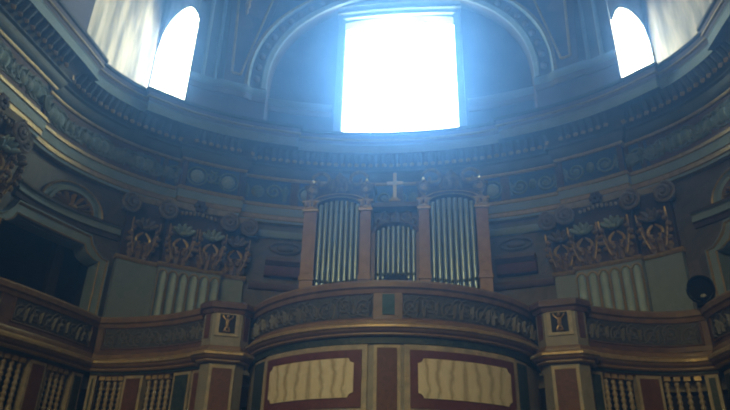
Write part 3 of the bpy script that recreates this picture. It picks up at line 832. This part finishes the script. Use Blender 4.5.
# pedestals between the parapets
def pedestal(s, x, y, nx, ny, label):
    t = thing('parapet_pedestal', (x, y, ZB), label, 'pedestal')
    F = Flat(x, y, nx, ny)
    def shape(mb, g, z0, z1, d=.5):             # front face with canted sides
        pts = [(-.24-g, .0+g), (.24+g, .0+g), (.38+g, -.16+g*.5), (.38+g, -d), (-.38-g, -d), (-.38-g, -.16+g*.5)]
        mb.quadgrid([[F(a, b, z) for a, b in pts] for z in (z0, z1)], 0, True)
        mb.face([F(a, b, z0) for a, b in pts]); mb.face([F(a, b, z1) for a, b in pts])
    mb = MB(); shape(mb, 0, 4.05, 4.70); mb.build('die', STONE, t)
    pth = Path([F(a, b, 0).xy for a, b in ((-.38, -.5), (-.38, -.16), (-.24, 0), (.24, 0), (.38, -.16), (.38, -.5))])
    coping(pth, 0, pth.L, t, ROSEW); basemould(pth, 0, pth.L, t, 3.81, 4.08)
    mb = MB(); mb.box(F, -.19, .19, -.02, .025, 4.24, 4.64); mb.build('relief_frame', CREAM, t)
    mb = MB(); mb.box(F, -.13, .13, -.02, .032, 4.29, 4.60); r = mb.build('relief_ground', DARK, t)
    for sx in (-1, 1):
        mb = MB(); G = Flat(*(F(sx*.31, -.08, 0).xy), *(F.n*.66 + F.t*sx*.75)); mb.box(G, -.055, .055, -.03, .012, 4.20, 4.62)
        mb.build('side_inset', REDM, t)
    mb = MB()                                   # small gilded trophy: crossed pieces, figure like body and base
    mb.ball((0, .05, 4.44), .035, .03, .09, F, 8, 5); mb.ball((0, .06, 4.555), .028, .028, .032, F, 8, 5)
    for sx in (-1, 1):
        mb.tube([F(sx*.02, .05, 4.49), F(sx*.075, .055, 4.545), F(sx*.085, .05, 4.575)], .014, 5)
        mb.tube([F(sx*.02, .05, 4.38), F(sx*.04, .05, 4.33)], .016, 5)
    mb.ball((0, .045, 4.315), .07, .03, .02, F, 8, 4)
    mb.build('gilded_figure', TROPHY, r)
    mb = MB(); shape(mb, -.03, ZB, 3.84); mb.build('pier', STONE, t)
    for a0, a1, nm in ((-.155, .155, 'red_marble_panel'),):
        mb = MB(); mb.box(F, a0-.045, a1+.045, -.05, .0, ZB+.05, 3.77); f = mb.build('panel_frame', CREAM, t)
        mb = MB(); mb.box(F, a0, a1, -.05, .015, ZB+.1, 3.72); mb.build(nm, REDM, f)
pedestal(-1, -2.64, 3.05, .34, -.94, 'stone pedestal with small gilded figure, between the organ parapet and the left balustrade')
pedestal(1, 2.73, 3.08, -.28, -.96, 'stone pedestal with small gilded figure, between the organ parapet and the right balustrade')

# balusters: turned, beaded above a bulb
def baluster_mesh():
    mb = MB(); pr = [(.055, 0), (.055, .05), (.03, .07), (.06, .13), (.068, .2), (.05, .3), (.034, .38)]
    z = .38
    for k in range(7): pr += [(.026, z+.005), (.043, z+.035), (.043, z+.055), (.026, z+.085)]; z += .09
    pr += [(.03, z), (.052, z+.03), (.052, z+.08)]
    mb.lathe((0, 0, 0), pr, 10)
    o = mb.build('baluster', BALM); me = o.data; h = z+.08
    bpy.data.objects.remove(o); return me, h
BAL, BALH = baluster_mesh()
def balustrade(name, path, label, bays, cat='balustrade', posts=()):
    p0 = path.p[0]
    mid = path.pt(path.L/2, 0, ZB)
    t = thing(name, tuple(mid), label, cat)
    coping(path, 0, path.L, t); basemould(path, 0, path.L, t)
    edges = [0.0] + list(posts) + [path.L]
    for a, b in zip(edges, edges[1:]):
        stile(path, a, a+.10, t, ROSEW, .012); stile(path, b-.10, b, t, ROSEW, .012); carved(path, a+.12, b-.12, t)
        stile(path, a, b, t, ROSEW, .02, 4.13, 4.21, 'plinth_rail')
    mb = MB(); sweep(mb, path, [(-.25, 3.84), (-.02, 3.84), (-.02, 3.79), (-.25, 3.79)]); mb.build('green_band', GREENM, t)
    mb = MB(); sweep(mb, path, [(-.22, 3.81), (-.05, 3.81), (-.05, 3.77), (-.22, 3.77)]); mb.build('head_rail', ROSEW, t)
    mb = MB(); sweep(mb, path, [(-.25, ZB+.2), (-.03, ZB+.2), (-.03, ZB), (-.25, ZB)]); mb.build('bottom_rail', STONE, t)
    for kind, u0, u1, n in bays:
        u0 *= path.L; u1 *= path.L
        if kind == 'b':
            for i in range(n):
                u = u0 + (u1-u0)*(i+.5)/n; q = path.pt(u, -.13, 3.77-BALH)
                o = bpy.data.objects.new('baluster', BAL); COL.objects.link(o); o.parent = t; o.location = q - Vector(t['_o'])
                F = path.frame(u, -.13); mb = MB(); mb.box(F, -.05, .05, -.05, .06, 3.70, 3.77)
                mb.build('baluster_cap', GOLDW, t)
            mb = MB(); mb.box(path.frame((u0+u1)/2, -.13), -(u1-u0)/2, (u1-u0)/2, -.06, .06, ZB+.2, 3.77-BALH); mb.build('baluster_plinth', STONE, t)
        elif kind == 'r': framed(path, u0, u1, ZB+.2, 3.77, t, CREAM, REDM, 'red_marble_panel')
        else: framed(path, u0, u1, ZB+.2, 3.77, t, CREAM, GREENM, 'green_marble_panel')
    return t
SL = Path([(-5.33, 3.86), (-4.99, 3.91), (-4.36, 3.83), (-3.76, 3.66), (-3.18, 3.36), (-2.96, 3.22)], 2)
SR = Path([(2.96, 3.22), (3.28, 3.44), (3.82, 3.70), (4.36, 3.82), (4.85, 3.80), (5.16, 3.62)], 2)
OL = Path([(-6.05, 1.35), (-5.88, 1.75), (-5.74, 2.16), (-5.60, 2.68), (-5.47, 3.24), (-5.36, 3.84)], 2)
OR = Path([(5.16, 3.58), (5.14, 3.3), (5.22, 2.79), (5.38, 2.2), (5.6, 1.6)], 2)
balustrade('gallery_balustrade', SL, 'concave balustrade with turned balusters under the left fluted pilaster', [('g', .0, .05, 0), ('b', .06, .24, 4), ('r', .25, .40, 0), ('b', .41, .62, 4), ('g', .66, .82, 0), ('r', .84, .99, 0)])
balustrade('gallery_balustrade', SR, 'concave balustrade with turned balusters under the right fluted pilaster', [('r', .01, .03, 0), ('g', .07, .22, 0), ('b', .24, .47, 4), ('r', .48, .65, 0), ('b', .66, .90, 4), ('g', .91, .99, 0)])
balustrade('box_balustrade', OL, 'balustrade bowing out below the dark left box opening', [('b', .0, .16, 3), ('r', .17, .26, 0), ('b', .27, .50, 4), ('r', .52, .65, 0), ('b', .66, .86, 4), ('g', .89, .99, 0)], posts=(OL.L*.24,))
balustrade('box_balustrade', OR, 'short end of balustrade at the right edge below the right box opening', [('g', .01, .15, 0), ('b', .17, .4, 4), ('r', .42, .55, 0), ('b', .57, .8, 4), ('g', .82, .99, 0)])

# gallery deck between the parapets and the wall
mb = MB()
front = []
for pth in (OL, SL, MID, SR, OR):
    n = 12
    for i in range(n+1):
        v = pth.pt(pth.L*i/n, -.36, 3.78)
        if not front or v.x > front[-1].x or pth in (OL, OR): front.append(v)
back = [P(-100 + 200*i/(len(front)-1), .62, 3.78) for i in range(len(front))]
dn = Vector((0, 0, -.2))
mb.quadgrid([front, back]); mb.quadgrid([[v+dn for v in front], [v+dn for v in back]]); mb.quadgrid([front, [v+dn for v in front]])
mb.build('floor_gallery', STONE, kind='structure', smooth=False)

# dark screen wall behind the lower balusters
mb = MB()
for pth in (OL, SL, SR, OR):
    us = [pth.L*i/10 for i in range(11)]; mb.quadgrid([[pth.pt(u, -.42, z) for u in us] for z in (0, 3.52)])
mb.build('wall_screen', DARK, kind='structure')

# round black spotlight on the right rail
t = thing('spotlight', (5.10, 3.46, 4.81), 'small round black spotlight standing on the gallery rail before the right box jamb', 'spotlight')
F = Flat(5.10, 3.46, -.35, -.94)
mb = MB(); mb.box(F, -.10, .10, -.09, .09, 4.81, 4.84); mb.lathe(F(0, 0, 4.84), [(.05, 0), (.04, .06), (.0, .07)], 10); mb.build('base', BLACK, t)
mb = MB()
for r0, r1, b in ((.0, .14, -.2), (.14, .18, -.12), (.18, .19, .04)):
    pass
rows = [[F(r*math.cos(2*PI*k/18), b, 5.09 + r*math.sin(2*PI*k/18)) for k in range(18)] for r, b in ((.02, -.22), (.13, -.2), (.17, -.1), (.19, .06), (.20, .14), (.175, .14), (.165, .05), (.01, .04))]
mb.quadgrid(rows, 0, True); mb.build('lamp_housing', BLACK, t)
mb = MB(); mb.tube([F(.2*math.cos(R(k)), -.03, 5.09+.22*math.sin(R(k))) for k in range(170, 371, 20)], .018, 6); mb.build('yoke', BLACK, t)
mb = MB(); mb.ball((.02, .05, 4.95), .045, .02, .05, F, 8, 5); mb.build('lens', LENS, t)

# ------------------------------------------------------------------ light, air, camera
wd = bpy.data.worlds.new('air'); C.world = wd; wd.use_nodes = True
nt = wd.node_tree
nt.nodes['Background'].inputs[0].default_value = (.5, .65, 1, 1); nt.nodes['Background'].inputs[1].default_value = 0.0
HAZE = 0.056
vs = nt.nodes.new('ShaderNodeVolumeScatter'); vs.inputs['Color'].default_value = (.115, .31, 1, 1)
vs.inputs['Density'].default_value = HAZE; vs.inputs['Anisotropy'].default_value = .80
nt.links.new(vs.outputs[0], nt.nodes['World Output'].inputs['Volume'])
def area(name, loc, target, size, power, col):
    l = bpy.data.lights.new(name, 'AREA'); l.shape = 'RECTANGLE'; l.size, l.size_y = size; l.energy = power; l.color = col
    o = bpy.data.objects.new(name, l); COL.objects.link(o); o.location = loc
    o.rotation_euler = (Vector(target) - Vector(loc)).to_track_quat('-Z', 'Y').to_euler(); return o
nl = area('nave_fill', (-2, -16, 11), (0, 2, 2.2), (8, 5), 172, (.90, .93, 1.0)); nl.data.spread = R(58)  # added fill lamp in the unseen nave, aimed low with a narrowed spread
area('nave_lamps', (0, -9, 6.5), (0, 3, 3.2), (3, 1), 40, (1.0, .88, .74))

area('transept_daylight', (-8.5, -5.5, 8.5), (0, 2.5, 4), (1.5, 3), 50, (1.0, .95, .86))

cam = bpy.data.cameras.new('camera'); co = bpy.data.objects.new('camera', cam); COL.objects.link(co)
pitch, yaw, roll = .4616, -.1187, .0264
cp, sp = math.cos(pitch), math.sin(pitch)
fw = Vector((math.sin(yaw)*cp, math.cos(yaw)*cp, sp)); r0 = Vector((math.cos(yaw), -math.sin(yaw), 0)); u0 = r0.cross(fw)
rr = r0*math.cos(roll) + u0*math.sin(roll); uu = u0*math.cos(roll) - r0*math.sin(roll)
M = Matrix((rr, uu, -fw)).transposed().to_4x4(); M.translation = Vector((.79, -6.9, 1.6)); co.matrix_world = M
cam.sensor_width = 36; cam.lens = 632/730*36; cam.clip_start = .05
cam.dof.use_dof = True; cam.dof.focus_distance = .8; cam.dof.aperture_fstop = 17
C.camera = co
C.view_settings.view_transform = 'Standard'; C.view_settings.look = 'None'; C.view_settings.gamma = 1; C.view_settings.use_curve_mapping = False
C.view_settings.exposure = 0
C.cycles.use_denoising = True
for o in bpy.data.objects:
    if '_o' in o: del o['_o']
